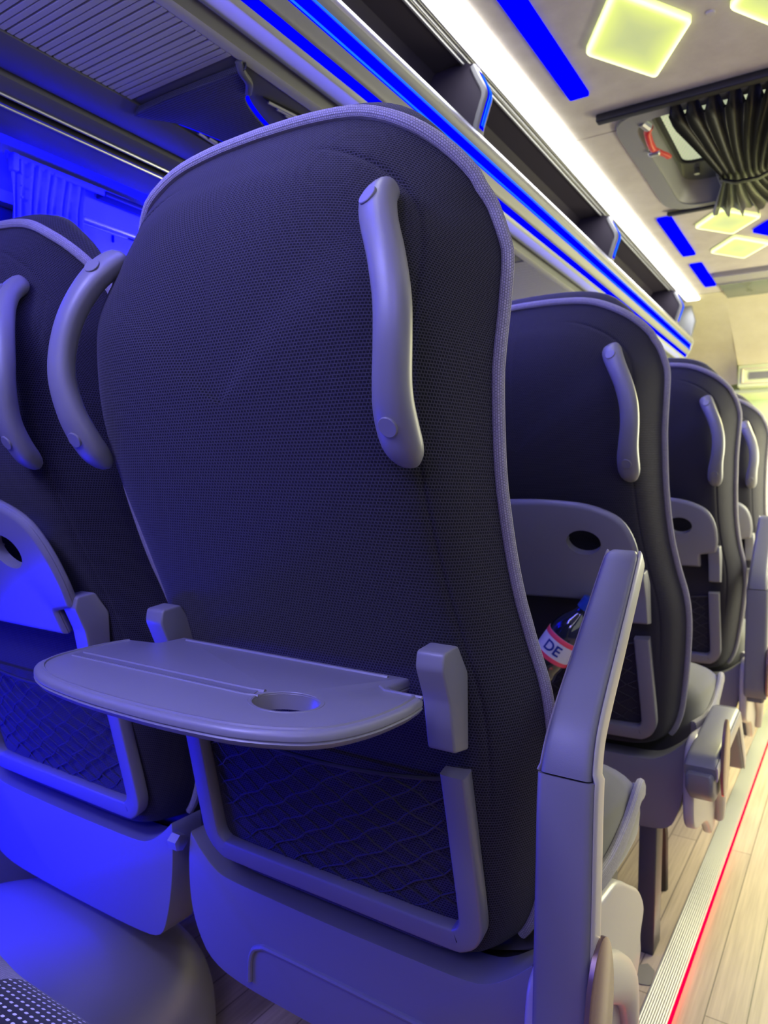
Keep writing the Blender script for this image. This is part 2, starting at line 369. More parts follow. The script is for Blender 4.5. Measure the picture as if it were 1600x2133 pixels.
q = MB()
for c, d in (((0.0, 3.672, 0.566), (0.90, 0.012, 0.008)), ((0.0, 3.672, 0.503), (0.90, 0.012, 0.010)), ((-0.448, 3.672, 0.534), (0.010, 0.012, 0.07))): q.rbox(c, d, 0.003)
q.make('slot_rim', 'cream', hb); MB().box((0.02, 3.672, 0.534), (0.88, 0.008, 0.030)).make('slot', 'rack_dark', hb)
struct(MB().rbox((-0.35, 3.90, 0.475), (1.5, 0.30, 0.022), 0.006).make('trim_4', 'pale_green'))
# windscreen surround: rounded pillar arch and pale pane behind
arc = spline([(-1.1, 3.98, 0.30), (-0.62, 3.98, 0.405), (-0.47, 3.98, 0.385), (-0.395, 3.98, 0.30), (-0.37, 3.98, 0.1), (-0.36, 3.98, -0.5)], 8)
wf = struct(MB().sweep(arc, ssec(0.07, 0.05), ref=(0, 1, 0)).make('window_5', 'pale_green'))
arc2 = [(x - 0.06, y + 0.03, z - 0.055) for x, y, z in arc]
MB().sweep(arc2, ssec(0.03, 0.04), ref=(0, 1, 0)).make('window_rubber', 'header_cream', wf)
MB().box((-0.60, 4.10, 0.1), (1.2, 0.01, 1.0)).make('pane', 'pale_green', wf, smooth=False)

# aluminium floor strip with grooves and red line
MBs = MB(); MBs.box((-0.2475, 1.4, -0.8485), (0.043, 5.6, 0.003))
for i in range(11): MBs.box((-0.2665 + i * 0.0038, 1.4, -0.846), (0.0018, 5.6, 0.0025))
o = struct(MBs.make('trim_5', 'alu', smooth=False))
MB().rbox((-0.2228, 1.4, -0.846), (0.0042, 5.6, 0.006), 0.001, 1).make('red_light_line', 'led_red', o)

# ------------------------------------------------------------------ seats
P = 0.72
PROF = [(-0.60, 0.662), (-0.44, 0.632), (-0.28, 0.592), (-0.15, 0.556), (-0.07, 0.515), (0, 0.480), (0.05, 0.459), (0.12, 0.440), (0.22, 0.428), (0.30, 0.432), (0.36, 0.440)]
PR2 = [(z, sum(interp(z + d, PROF) for d in (-0.03, -0.015, 0, 0.015, 0.03)) / 5) for z in [i * 0.01 - 0.6 for i in range(100)]]
def prof(z): return interp(z, PR2)
half = [(0.0, -0.477), (0.10, -0.477), (0.165, -0.475), (0.193, -0.460), (0.210, -0.425), (0.220, -0.37), (0.228, -0.31), (0.234, -0.24), (0.232, -0.19), (0.222, -0.135), (0.216, -0.07), (0.2155, 0.0), (0.2165, 0.05), (0.2175, 0.10), (0.2200, 0.155), (0.2215, 0.192), (0.2165, 0.221), (0.2065, 0.247), (0.188, 0.271), (0.159, 0.293), (0.115, 0.313), (0.06, 0.321), (0.0, 0.323)]
hs = spline(half, 4)
OUT = [(x, z) for x, z in hs] + [(-x, z) for x, z in reversed(hs[1:-1])]      # closed, starts bottom centre
def spine(z): return min(max(z, -0.435), 0.07)
def nexp(x, z):
    return interp(z, [(-0.46, 16), (-0.40, 13), (0.0, 13), (0.07, 12), (0.12, 10), (0.17, 8.5), (0.20, 7.5), (0.22, 6.0), (0.25, 4.2), (0.28, 3.2), (0.34, 2.6)])
def dp(z): return interp(z, [(-0.47, 0.06), (-0.40, 0.075), (-0.10, 0.085), (0, 0.095), (0.1, 0.113), (0.15, 0.127), (0.2, 0.134), (0.235, 0.124), (0.265, 0.100), (0.295, 0.077), (0.34, 0.068)])
def bulge(r, x, z, n=None):
    seam = -0.0022 * math.exp(-((r - 0.86) / 0.007) ** 2) * min(1, max(0, (z + 0.33) / 0.08)) * min(1, max(0, (abs(x) - 0.09) / 0.06))
    n = n or nexp(x, z)
    return dp(z) * r ** n - seam * 1.0
RS = [0, .12, .24, .36, .46, .55, .62, .68, .73, .77, .80, .825, .84, .85, .856, .86, .864, .87, .88, .895, .91, .925, .94, .955, .97, .98, .99, 1.0]
def outY(x, z):
    # numeric r for a point on the back surface
    best = 0
    c = spine(z); vx, vz = x, z - c
    lo, hi = 0.0, 1.0
    for px, pz in OUT: pass
    # find r such that boundary*r + spine*(1-r) passes nearest: search over outline
    bd, br = 9, 0
    for px, pz in OUT:
        c = spine(pz); dx, dz = px, pz - c
        t = (x * dx + (z - c) * dz) / (dx * dx + dz * dz); t = min(max(t, 0), 1)
        d = (x - t * dx) ** 2 + (z - c - t * dz) ** 2
        if d < bd: bd, br, bz = d, t, pz
    return prof(z) + dp(z) * br ** nexp(x, bz)

SO = (0.0, 0.62, 0.0)     # local origin of a seat: floor under the bottom of the back
def build_backrest(par):
    rows, uvs = [], []
    N = len(OUT); raw = [nexp(*p) for p in OUT]
    sm = [sum(raw[(j + d) % N] * w_ for d, w_ in zip(range(-5, 6), (1, 2, 3, 4, 5, 6, 5, 4, 3, 2, 1))) / 36 for j in range(N)]
    F = [[bulge(rr_, OUT[j][0], OUT[j][1], sm[j]) for j in range(N)] for rr_ in RS]
    for it in range(14):      # even out the field away from the rim
        G = [f[:] for f in F]
        for i in range(len(RS)):
            if RS[i] > 0.80: continue
            for j in range(N):
                acc = F[i][(j - 1) % N] + F[i][(j + 1) % N]; k = 2
                if i: acc += F[i - 1][j]; k += 1
                acc += F[i + 1][j]; k += 1
                G[i][j] = 0.4 * F[i][j] + 0.6 * acc / k
        F = G
    for ri, r in enumerate(RS):
        row, uv = [], []
        for ji, (px, pz) in enumerate(OUT):
            c = spine(pz); x = px * r; z = c + (pz - c) * r
            o = F[ri][ji]; y = prof(z) + o
            row.append((x, y, z)); uv.append((x + math.copysign(o * 0.9, x), z * 1.02 + o * 0.8 * min(1, max(0, (pz - 0.12) / 0.14))))
        rows.append(row); uvs.append(uv)
    b = MB(SO); b.grid(rows, True, uvs)
    # front shell: from the piping round to the front face
    rows = []
    for k, (s0, dy, dz) in enumerate(((1.0, 0, 0), (1.0, 0.010, 0.012), (0.99, 0.024, 0.026), (0.975, 0.040, 0.034), (0.93, 0.055, 0.030), (0.87, 0.063, 0.016), (0.70, 0.064, 0), (0.3, 0.066, 0), (0.0, 0.066, 0))):
        row = []
        for px, pz in OUT:
            c = spine(pz); s = s0 - (0.045 if k > 1 and s0 > 0.8 else 0) * (1 - min(1, max(0, (pz - 0.22) / 0.06))); x = px * s; z = c + (pz - c) * s + dz * min(1, max(0, (pz - 0.24) / 0.06))
            row.append((x, prof(pz if s > 0.9 else z) + dp(pz) + dy, z))
        rows.append(row)
    b.grid(rows, True)
    o = b.make('backrest', 'fabric', par, ang=60)
    pp = []
    for px, pz in OUT:
        if pz < -0.462: continue
        pp.append((px * 1.012, prof(pz) + dp(pz) - 0.002, pz + (0.003 if pz > 0.25 else 0)))
    k = next(i for i in range(len(pp) - 1) if math.dist(pp[i], pp[i + 1]) > 0.2) if any(math.dist(pp[i], pp[i + 1]) > 0.2 for i in range(len(pp) - 1)) else None
    if k is not None: pp = pp[k + 1:] + pp[:k + 1]
    MB(SO).tube(pp, 0.0058, 10, ref=(0, 1, 0)).make('piping', 'piping', par)
def build_handle(par, sgn):
    pts = [(.158, .480, .231), (.164, .462, .217), (.174, .448, .196), (.187, .4385, .166), (.195, .4345, .134), (.196, .4345, .104), (.192, .441, .074), (.189, .450, .054), (.187, .464, .034), (.186, .482, .018)]
    path = spline([(sgn * x, y - 0.004, z) for x, y, z in pts], 5); n = len(path)
    sc = []
    for i in range(n):
        t = i / (n - 1); e = min(1, math.sin(math.pi * min((t + .004) / 0.07, 1) / 2) * 1.0) * min(1, math.sin(math.pi * min((1 - t + .004) / 0.12, 1) / 2))
        wd = 0.98 + 0.10 * math.exp(-((t - 0.1) / 0.12) ** 2) + 0.20 * math.exp(-((t - 0.83) / 0.15) ** 2)
        sc.append((max(0.05, e) ** 0.55 * wd, max(0.05, e) ** 0.55))
    o = MB(SO).sweep(path, ssec(0.0285, 0.023, 22, 2.5), ref=(0, -1, 0.0), scales=sc).make('grab_handle', 'plastic', par, ang=70)
    for f in (0.155, 0.79):
        i = int(f * n); p = Vector(path[i]); t = (Vector(path[i + 1]) - Vector(path[i - 1])).normalized()
        nrm = Vector((0, -1, 0)); nrm = (nrm - t * nrm.dot(t)).normalized(); s = t.cross(nrm)
        q = MB(SO); c = p + nrm * 0.0106
        q.sweep([c, c + nrm * 0.0016, c + nrm * 0.0021], [(0.0082 * math.cos(a), 0.0082 * math.sin(a)) for a in [2 * math.pi * k / 24 for k in range(24)]], ref=tuple(t), scales=[(1, 1), (1, 1), (0.93, 0.93)])
        q.make('screw_cap', 'plastic', o)
TR = rr([(x, d) for x, d in [(.147, .0), (.147, .036), (.186, .044), (.190, .075), (.188, .120), (.172, .162), (.125, .187), (.05, .197), (-.05, .197), (-.125, .187), (-.172, .162), (-.188, .120), (-.190, .075), (-.186, .044), (-.147, .036), (-.147, .0)]], [0.004, .004, .006, .01, .03, .03, .04, .04, .04, .04, .03, .03, .01, .006, .004, .004], 4)
def build_tray(par, is_open):
    hy, hz = 0.546, -0.168
    if is_open: fn = lambda a, d, c: (a, hy - d, hz - c)
    else:
        th = math.radians(64.5); hy2, hz2 = 0.549, -0.186
        fn = lambda a, d, c: (a, hy2 - d * math.cos(th) - (c) * math.sin(th), hz2 + d * math.sin(th) - c * math.cos(th))
    cup = [(0.104 + 0.031 * math.cos(t), 0.119 + 0.0255 * math.sin(t)) for t in [2 * math.pi * k / 36 for k in range(36)]]
    b = MB(SO).plate(TR, [cup[::-1]], [(0.004, 0.0), (0.0015, 0.001), (0.0, 0.0035), (0.0, 0.0065), (0.0012, 0.0078), (0.0, 0.009), (0.003, 0.0130), (0.007, 0.014)] , fn)
    o = b.make('tray_table', 'plastic_tray', par, ang=40)
    # raised rim, ridge pair and cup rim
    rim = [(x * 0.962, 0.095 + (d - 0.095) * 0.93) for x, d in TR if d > 0.045]
    q = MB(SO)
    s = lambda pts, c=0.0: [fn(x, d, c) for x, d in pts]
    q.tube(s(rim, 0.0005), 0.0021, 6, ref=(0, 0, 1))
    q.tube(s([(0.13, 0.012), (-0.13, 0.012)]), 0.0018, 6)
    q.tube(s([(0.186, .048), (0.150, .048), (0.140, .040)]), 0.0015, 6)
    q.make('rim', 'plastic_tray', o)
    q = MB(SO)
    for dd, r in ((0.108, 0.0024), (0.121, 0.0015)):
        xe = 0.070 if dd < 0.115 else 0.074
        q.tube(s([(-0.165, dd + 0.004), (xe - 0.012, dd + 0.002), (xe + 0.002, dd + 0.0 if dd < .115 else dd - 0.001)], 0.0003), r, 6, ref=(0, 0, 1))
    q.make('ridge', 'plastic_tray', o)
    g = [(-0.168, 0.1115), (0.066, 0.1095), (0.070, 0.1195), (-0.168, 0.1225)]
    MB(SO).prism(g, lambda a, d, c: fn(a, d, -c), 0.0006).make('groove', 'pad', o, smooth=False)
    MB(SO).tube(s([(x, y) for x, y in cup], 0.0015), 0.0022, 6, closed=True, caps=False, ref=(0, 0, 1)).make('cup_ring', 'plastic_tray', o)
def build_bracket(par, sgn):
    # bent block seen from the side: (Y, z)
    pts = rr([(0.546, -0.133), (0.521, -0.136), (0.519, -0.150), (0.533, -0.180), (0.543, -0.226), (0.570, -0.230), (0.566, -0.16)], 0.004)
    o = MB(SO).prism(pts, lambda a, b_, c: (sgn * (0.166 + c) + (0.013 if sgn < 0 else 0), a, b_), 0.027, 0.0025).make('tray_bracket', 'plastic', par)
def build_pocket(par):
    zs = [(-.174, -.258), (-.175, -.33), (-.176, -.40), (-.174, -.424), (-.162, -.438), (-.14, -.441), (0, -.441), (.14, -.441), (.162, -.438), (.174, -.424), (.176, -.40), (.175, -.33), (.174, -.258)]
    path = [(x, prof(z) - 0.004, z) for x, z in [(a[0], a[1]) for a in spline(zs, 4)]]
    MB(SO).sweep(path, ssec(0.026, 0.018, 16, 7), ref=(0, -1, -0.25)).make('pocket_frame', 'plastic', par, ang=50)
    b = MB(SO)
    top = lambda x: -0.270 - 0.010 * (1 - (x / 0.165) ** 2)
    def pt(u, v):   # u across, v 0 bottom..1 top
        x = -0.163 + 0.326 * u; z = -0.430 + (top(x) + 0.430) * v
        return (x, prof(z) + 0.002 - 0.020 * math.sin(math.pi * u) ** 0.7 * min(1, 0.1 + 1.2 * v), z)
    n = 8
    for sgn in (1, -1):
        for i in range(-7, n + 1):
            line = []
            for k in range(19):
                v = k / 18; u = (i + 0.5) / n + v * 0.75; u = u if sgn > 0 else 1 - u
                wob = 0.012 * math.sin(v * 9 * math.pi + i)
                if 0 <= u <= 1: line.append(pt(min(max(u + wob, 0), 1), v))
            if len(line) > 2: b.tube(line, 0.0010, 5, caps=False)
    b.tube([pt(u / 20, 1) for u in range(21)], 0.0022, 6)
    o = b.make('pocket_net', 'net', par); 
def build_base(par, aisle):
    out = spline([(-.231, -.436), (-.228, -.438), (-.213, -.452), (-.190, -.468), (-.165, -.475), (-.10, -.477), (0, -.478), (.10, -.477), (.165, -.475), (.190, -.468), (.213, -.452), (.228, -.438), (.233, -.436), (.235, -.47), (.232, -.52), (.222, -.566), (.206, -.594), (.165, -.603), (.06, -.606), (-.06, -.606), (-.15, -.602), (-.195, -.588), (-.218, -.558), (-.230, -.52), (-.234, -.47)], 3, True)
    def fn(a, b_, c):
        k = max(0, (-0.50 - b_)) / 0.10
        return (a, 0.632 + c + 0.004 * k * k, b_ - 0.011)
    MB(SO).prism(out, fn, 0.05, 0.006, 3).make('base_panel', 'plastic', par, ang=45)
    if aisle: MB(SO).tube([(x, 0.634, z - .01) for x, z in spline([(-.128, -.592), (-.126, -.560), (-.112, -.545), (-.07, -.542), (.17, -.545)], 5)], 0.0035, 8, ref=(0, 1, 0)).make('base_rib', 'plastic', par)
    MB(SO).rbox((0, 0.84, -0.54), (0.42, 0.38, 0.05), 0.02).make('seat_pan', 'dark_metal', par)
    for x in ((0.172,) if aisle else ()):
        MB(SO).rbox((x, 0.665, -0.708), (0.031, 0.055, 0.284), 0.003).make('leg', 'dark_metal', par)
        MB(SO).tube([(x * 0.86, 0.80, -0.57), (x * 0.86, 0.84, -0.66), (x * 0.86, 0.87, -0.72), (x * 0.86, 0.885, -0.849)], 0.014, 10).make('leg', 'black', par)
    # cushion
    rows = []; uvs = []
    ys = [(0.705, -0.40, -0.49, .17), (0.715, -0.372, -0.51, .195), (0.745, -0.360, -0.52, .222), (0.80, -0.358, -0.52, .235), (0.90, -0.360, -0.522, .236), (0.97, -0.366, -0.522, .236), (1.02, -0.380, -0.518, .234), (1.045, -0.402, -0.508, .230), (1.056, -0.43, -0.49, .224), (1.058, -0.46, -0.475, .20)]
    for y, zt, zb, w in ys:
        row, uv = [], []; zc, hh = (zt + zb) / 2, (zt - zb) / 2
        for j in range(40):
            t = 2 * math.pi * j / 40; c, s = math.cos(t), math.sin(t)
            x = w * math.copysign(abs(c) ** 0.42, c); z = zc + hh * math.copysign(abs(s) ** 0.55, s)
            if s > 0: z -= 0.016 * math.exp(-(x / 0.13) ** 4) + 0.006 * math.exp(-((abs(x) - 0.155) / 0.012) ** 2)
            row.append((x, y, z)); uv.append((x, y + z * 0.4))
        rows.append(row); uvs.append(uv)
    b = MB(SO); b.grid(rows, True, uvs); n0 = len(b.v); b.f.append(tuple(range(40))); b.f.append(tuple(reversed(range(n0 - 40, n0))))
    b.make('cushion', 'cushion_fabric', par, ang=60)
    for s_ in (1, -1):
        MB(SO).sweep(spline([(s_ * .226, .745, -.45), (s_ * .238, .80, -.447), (s_ * .241, .86, -.442), (s_ * .240, .93, -.428), (s_ * .238, .99, -.409), (s_ * .233, 1.03, -.414), (s_ * .222, 1.052, -.430), (s_ * .17, 1.062, -.442), (0, 1.064, -.446)], 5), ssec(0.028, 0.014, 10, 2.5), ref=(s_ * 1, 0.2, 0)).make('cushion_piping', 'piping', par)
def build_side(par, arm):
    """aisle side cover and the arm rest; arm is up or down"""
    o = spline([(.604, -.452), (.600, -.50), (.612, -.575), (.66, -.605), (.76, -.632), (.84, -.672), (.90, -.712), (.94, -.700), (.965, -.655), (.972, -.610), (.966, -.580), (.980, -.552), (.955, -.518), (.91, -.490), (.85, -.458), (.79, -.450), (.72, -.44), (.65, -.43), (.62, -.436)], 4, True)
    def fn(a, b_, c): return (0.236 + c * (1.0 if c < 0.014 else 1.0) - 0.010 * max(0, (-0.60 - b_) / 0.1), a, b_)
    MB(SO).prism(o, fn, 0.018, 0.006, 4).make('side_cover', 'side_plastic', par, ang=50)
    MB(SO).sweep(spline([(0.256, .66, -.47), (0.262, .72, -.50), (0.260, .80, -.54), (0.256, .88, -.60), (0.252, .925, -.68)], 5), ssec(0.05, 0.03, 14, 2.2), ref=(1, 0, 0), scales=[(0.5 + 0.6 * math.sin(math.pi * (i + 1) / 22), 0.6 + 0.5 * math.sin(math.pi * (i + 1) / 22)) for i in range(21)]).make('side_swell', 'side_plastic', par, ang=70)
    piv = Vector((0.272, 0.612, -0.455))
    cl = spline([(.612, -.520), (.608, -.49), (.607, -.44), (.607, -.34), (.607, -.262), (.613, -.232), (.632, -.204), (.690, -.148), (.742, -.098), (.771, -.070)], 5)
    ang = 0.0 if arm == 'up' else math.radians(-86)
    def xf(p):
        y, z = p[1] - piv.y, p[2] - piv.z
        return (p[0], piv.y + y * math.cos(ang) - z * math.sin(ang), piv.z + y * math.sin(ang) + z * math.cos(ang))
    path = [xf((0.272, y, z)) for y, z in cl]; n = len(path)
    k = next(i for i, (y, z) in enumerate(cl) if z > -0.247)
    def wid(i): return 1.0 - 0.27 * max(0, (i - k) / (n - 1 - k)) if i > k else 1.0
    lo = [(wid(i), (0.55 + 0.45 * min(1, i / 4)) * 1.0) for i in range(k + 1)]
    a = MB(SO).sweep(path[:k + 1], ssec(0.050, 0.036, 20, 6), ref=(1, 0, 0), scales=[(s[1], s[0]) for s in lo])
    # ssec a = in-plane thickness, b = along x
    a = MB(SO).sweep(path[:k + 1], ssec(0.036, 0.050, 20, 7), ref=(1, 0, 0), scales=[(s[1], s[0]) for s in lo]).make('armrest', 'plastic', par, ang=50)
    hp = [xf((0.272, y, z)) for y, z in ((.612, -.535), (.640, -.535), (.668, -.50), (.672, -.455), (.655, -.415), (.628, -.395), (.610, -.40))]
    MB(SO).prism([(p[1], p[2]) for p in hp], lambda a_, b_, c: (0.250 + c, a_, b_), 0.044, 0.008, 3).make('pivot_head', 'plastic', a, ang=60)
    up = [(1.0 if i < n - 2 else (0.86 if i == n - 2 else 0.7), wid(i) * (1.0 if i < n - 2 else (0.93 if i == n - 2 else 0.82))) for i in range(k, n)]
    MB(SO).sweep(path[k:], ssec(0.037, 0.044, 24, 7), ref=(1, 0, 0), scales=up).make('armrest_pad', 'pad', a, ang=50)
    # pale side trims along the whole bar
    for s_ in (1, -1):
        tp = [(p[0] + s_ * (0.0250 * wid(i) - (0.002 if i > k else 0) + 0.0002), p[1], p[2]) for i, p in enumerate(path)]
        if s_ < 0: tp = tp[k:]
        MB(SO).sweep(tp, ssec(0.026, 0.004, 10, 3), ref=(1, 0, 0)).make('side_trim', 'side_plastic', a, ang=60)
    c = piv + Vector((0.0265, 0, 0.005))
    MB(SO).sweep([c, c + Vector((0.004, 0, 0)), c + Vector((0.005, 0, 0))], [(0.037 * math.cos(t), 0.066 * math.sin(t)) for t in [2 * math.pi * j / 36 for j in range(36)]], ref=(0, 0, 1), scales=[(1, 1), (1, 1), (.94, .94)]).make('pivot_disc', 'disc', a, ang=40)
def make_seat(label, loc, tray_open=False, aisle=True, arm='up'):
    t = thing('bus_seat', label, 'seat', loc, 'bus seats in rows')
    build_backrest(t)
    for s_ in (-1, 1): build_handle(t, s_); build_bracket(t, s_)
    build_tray(t, tray_open); build_pocket(t); build_base(t, aisle)
    if aisle: build_side(t, arm)
    return t
def children(o): return [c for c in bpy.data.objects if c.parent is o]
def copy_tree(o, parent=None):
    c = o.copy(); COL.objects.link(c)
    if parent: c.parent = parent
    for ch in children(o): copy_tree(ch, c)
    return c
def copy_seat(src, label, loc):
    c = copy_tree(src); c.location = loc; c['label'] = label; return c
XA, XW = -0.472, -0.972
def L(x, row): return (x, 0.62 + row * P, 0)
s_open = make_seat('nearest black mesh aisle seat with its grey tray table folded down', L(XA, 0), True, True, 'up')
s_down = make_seat('second aisle seat ahead, armrest swung down, bottle in its net pocket', L(XA, 1), False, True, 'down')
piv0 = Vector((0, 0, H - 0.47))      # its back leans back and a touch sideways compared with the others
tilt = Matrix.Translation(piv0) @ Matrix.Rotation(math.radians(2.0), 4, 'X') @ Matrix.Rotation(math.radians(-1.6), 4, 'Y') @ Matrix.Translation(-piv0)
for c_ in [c for c in bpy.data.objects if c.parent is s_down and c.name.split('.')[0] in ('backrest', 'piping', 'grab_handle', 'tray_bracket', 'tray_table', 'pocket_frame', 'pocket_net')]:
    c_.matrix_local = tilt @ c_.matrix_local
s_up = make_seat('third aisle seat ahead with folded tray and raised armrest', L(XA, 2), False, True, 'up')
copy_seat(s_up, 'farthest aisle seat, mostly hidden behind the third one', L(XA, 3))
s_win = make_seat('black window seat at left edge beside the open tray, folded tray lit blue', L(XW, 0), False, False)
copy_seat(s_win, 'window seat of the second row glimpsed through the gap beside the nearest handle', L(XW, 1))
copy_seat(s_win, 'third row window seat beyond the second row, against the left wall', L(XW, 2))
# hexagonal bolt between the two near bases
hx = [(0.011 * math.cos(t), 0.011 * math.sin(t)) for t in [math.pi / 3 * k + 0.3 for k in range(6)]]
MB((XW, 0.62, 0)).sweep([(XW + 0.241, 0.628, -0.462), (XW + 0.256, 0.628, -0.462)], hx, ref=(0, 0, 1)).make('bolt', 'steel', s_win, smooth=False)

# the seat in front of the lens foot: cushion of the seat the photographer occupies
t = thing('bus_seat', 'seat cushion with white stitches and grey band at bottom left corner', 'seat', L(XA, -1), 'bus seats in rows')
SOx = Vector((0, 0.62, 0))
def cush_part(name, xa, xb, m, zoff=0.0):
    rows, uvs = [], []
    pf = spline([(0.70, -.375), (0.80, -.372), (0.90, -.375), (0.98, -.382), (1.025, -.394), (1.052, -.415), (1.060, -.45), (1.050, -.50)], 5)
    acc = 0
    for i, (y, z) in enumerate(pf):
        if i: acc += math.dist(pf[i], pf[i - 1])
        row, uv = [], []
        for j in range(13):
            x = xa + (xb - xa) * j / 12; zz = z - zoff - 0.05 * max(0, abs(x) - 0.165) ** 1.3 * 4 + 0.010 * math.exp(-((abs(x) - 0.15) / 0.03) ** 2)
            yy = y - 0.35 * max(0, abs(x) - 0.12) ** 1.6
            row.append((x, yy, zz)); uv.append((x, acc))
        rows.append(row); uvs.append(uv)
    b = MB(SO); b.grid(rows, False, uvs); b.make(name, m, t, ang=70)
cush_part('stitched_centre', -0.085, 0.085, 'dots')
cush_part('grey_band', -0.135, -0.084, 'piping'); cush_part('grey_band', 0.084, 0.135, 'piping')
cush_part('bolster', -0.238, -0.134, 'fabric'); cush_part('bolster', 0.134, 0.238, 'fabric')
MB(SO).rbox((0, 0.86, -0.50), (0.45, 0.36, 0.12), 0.03).make('seat_pan', 'dark_metal', t)
for x in (.17, -.17):
    MB(SO).rbox((x, .80, -.708), (.031, .055, .284), .003).make('leg', 'dark_metal', t)

# ------------------------------------------------------------------ bottle in the second pocket
axis = Vector((0.52, 0.05, 0.80)).normalized(); bx = Vector((XA + 0.026, P + 0.502, -0.298)) + axis * 0.028
bt = thing('drink_bottle', 'dark drink bottle with pink and white label leaning in the net pocket', 'bottle', bx + Vector((0, 0, H)))
e1 = axis.cross(Vector((0, -1, 0))).normalized(); e2 = e1.cross(axis).normalized()   # e2 faces the lens
if e2.y > 0: e2 = -e2
def lathe(name, prof_, m, parent, seg=32):
    rows = [[tuple(bx + axis * h + (e1 * math.cos(2 * math.pi * j / seg) + e2 * math.sin(2 * math.pi * j / seg)) * r) for j in range(seg)] for h, r in prof_]
    b = MB((bx.x, bx.y, bx.z + H)); b.grid(rows, True); return b.make(name, m, parent, ang=50)
lathe('bottle_body', [(-.125, .0), (-.125, .024), (-.118, .030), (-.105, .031), (-.095, .028), (-.085, .031), (-.07, .031), (-.062, .0285), (-.054, .031), (-.045, .031), (-.038, .029), (-.030, .0315), (-.022, .0318), (.030, .0318), (.042, .030), (.058, .024), (.072, .015), (.080, .0125), (.092, .0125), (.092, .0)], 'bottle', bt)
lb = lathe('bottle_label', [(-.020, .0322), (-.020, .0326), (-.014, .0326), (-.0139, .0326), (.026, .0326), (.026, .0322)], 'label_pale', bt)
lathe('label_band', [(-.0205, .0328), (-.013, .0328), (-.013, .0324)], 'label_pink', lb); lathe('label_band', [(.017, .0327), (.020, .0328), (.0255, .0328), (.026, .0324)], 'label_pink', lb)
lathe('bottle_cap', [(.084, .0), (.084, .0145), (.104, .0145), (.106, .012), (.106, 0)], 'blue_cap', bt)
def text_mesh(body, size, name, m, parent, fn, ext=0.0):
    c = bpy.data.curves.new(name, 'FONT'); c.body = body; c.size = size; c.align_x = 'CENTER'; c.align_y = 'CENTER'; c.offset = size * 0.02
    o = bpy.data.objects.new(name, c); COL.objects.link(o); dg = bpy.context.evaluated_depsgraph_get()
    me = bpy.data.meshes.new_from_object(o.evaluated_get(dg)); bpy.data.objects.remove(o)
    bm = bmesh.new(); bm.from_mesh(me); bmesh.ops.subdivide_edges(bm, edges=bm.edges, cuts=1)
    for v in bm.verts: v.co = Vector(fn(v.co.x, v.co.y))
    bm.to_mesh(me); bm.free(); ob = link(name, me, m, parent, smooth=False); return ob
def on_bottle(x, y):
    a = math.pi / 2 + (x + 0.002) / 0.033
    q = axis * (y + 0.001) + (e1 * math.cos(a) * -1 + e2 * math.sin(a)) * 0.0331
    return q
side = 1 if (e1.x > 0) else -1
def on_bottle(x, y):
    a = (x + 0.0) / 0.033
    return axis * (y + 0.0015) + (e1 * side * math.sin(a) + e2 * math.cos(a)) * 0.0331
text_mesh('DE', 0.026, 'label_text', 'ink', lb, on_bottle)

# ------------------------------------------------------------------ overhead luggage rack
RY0, RY1 = -1.5, 3.28
rk = thing('luggage_rack', 'long overhead rack above the seats with silver rail and blue light lines', 'luggage rack', (-0.9, 0.9, H + 0.5))
RO = (-0.9, 0.9, H + 0.5)
def ext(prof_, name, m, y0=RY0, y1=RY1, par=None, ang=50, org=RO, n=1, closed=False):
    rows = [[(x, y0 + (y1 - y0) * i / n, z) for i in range(n + 1)] for x, z in prof_]
    if closed: rows.append(rows[0])
    return MB(org).grid(rows).make(name, m, par, ang=ang)
# dark door faces behind the brackets
ext([(-.632, .790), (-.69, .785), (-.705, .76), (-.70, .70), (-.705, .650)], 'door_panel', 'door_dark', par=rk, y1=3.22)
ext([(-.602, .648), (-.598, .6525), (-.5945, .650), (-.593, .642), (-.594, .637)], 'rail_edge', 'alu', par=rk)
ext([(-.706, .650), (-.602, .648)], 'rail_ledge', 'rack_dark', par=rk)
ext([(-.594, .637), (-.5965, .634), (-.600, .628), (-.6005, .622)], 'front_rail', 'bracket', par=rk)
ext([(-.6005, .630), (-.6030, .620), (-.6045, .606), (-.6055, .598)], 'light_channel', 'led_blue', par=rk)
for x, z in ((-.5990, .6235), (-.6025, .6025)):
    MB(RO).tube([(x, RY0, z), (x, RY1 - 0.01, z)], 0.0014, 6).make('light_tube', 'led_lblue', rk)
ext(spline([(-.6045, .600), (-.6075, .594), (-.6100, .589), (-.6125, .585), (-.6155, .5825)], 3), 'rail_bulge', 'bracket', par=rk)
ext([(-.6155, .5825), (-.6185, .5785), (-.6205, .5740), (-.6215, .5700)], 'cove_light', 'led_cove', par=rk)
ext(spline([(-.6215, .5700), (-.6270, .5640), (-.6350, .5570), (-.6400, .5535), (-.6440, .5530)], 3), 'rail_underside', 'rack_silver', par=rk)
ext(spline([(-.6440, .5530), (-.648, .560), (-.656, .562), (-.662, .556), (-.6660, .5505)], 3), 'rail_groove', 'rack_dark', par=rk)
ext(spline([(-.6660, .5505), (-.672, .549), (-.6810, .549), (-.6835, .5495), (-.6835, .556)], 2), 'inner_strip', 'rack_grey', par=rk)
ext([(-.885, .556), (-.885, .548), (-.900, .545), (-.925, .5435), (-.955, .5460), (-.965, .5500), (-.967, .565), (-.972, .565), (-.974, .546), (-.985, .541), (-1.0055, .5395)], 'outer_panel', 'rack_dark', par=rk)
MB(RO).tube([(-1.0065, RY0, .5385), (-1.0065, RY1, .5385)], .0023, 8).make('trim_line', 'alu', rk)
ext([(-1.0085, .541), (-1.012, .552), (-1.030, .552), (-1.033, .540)], 'trim_groove', 'rack_black', par=rk)
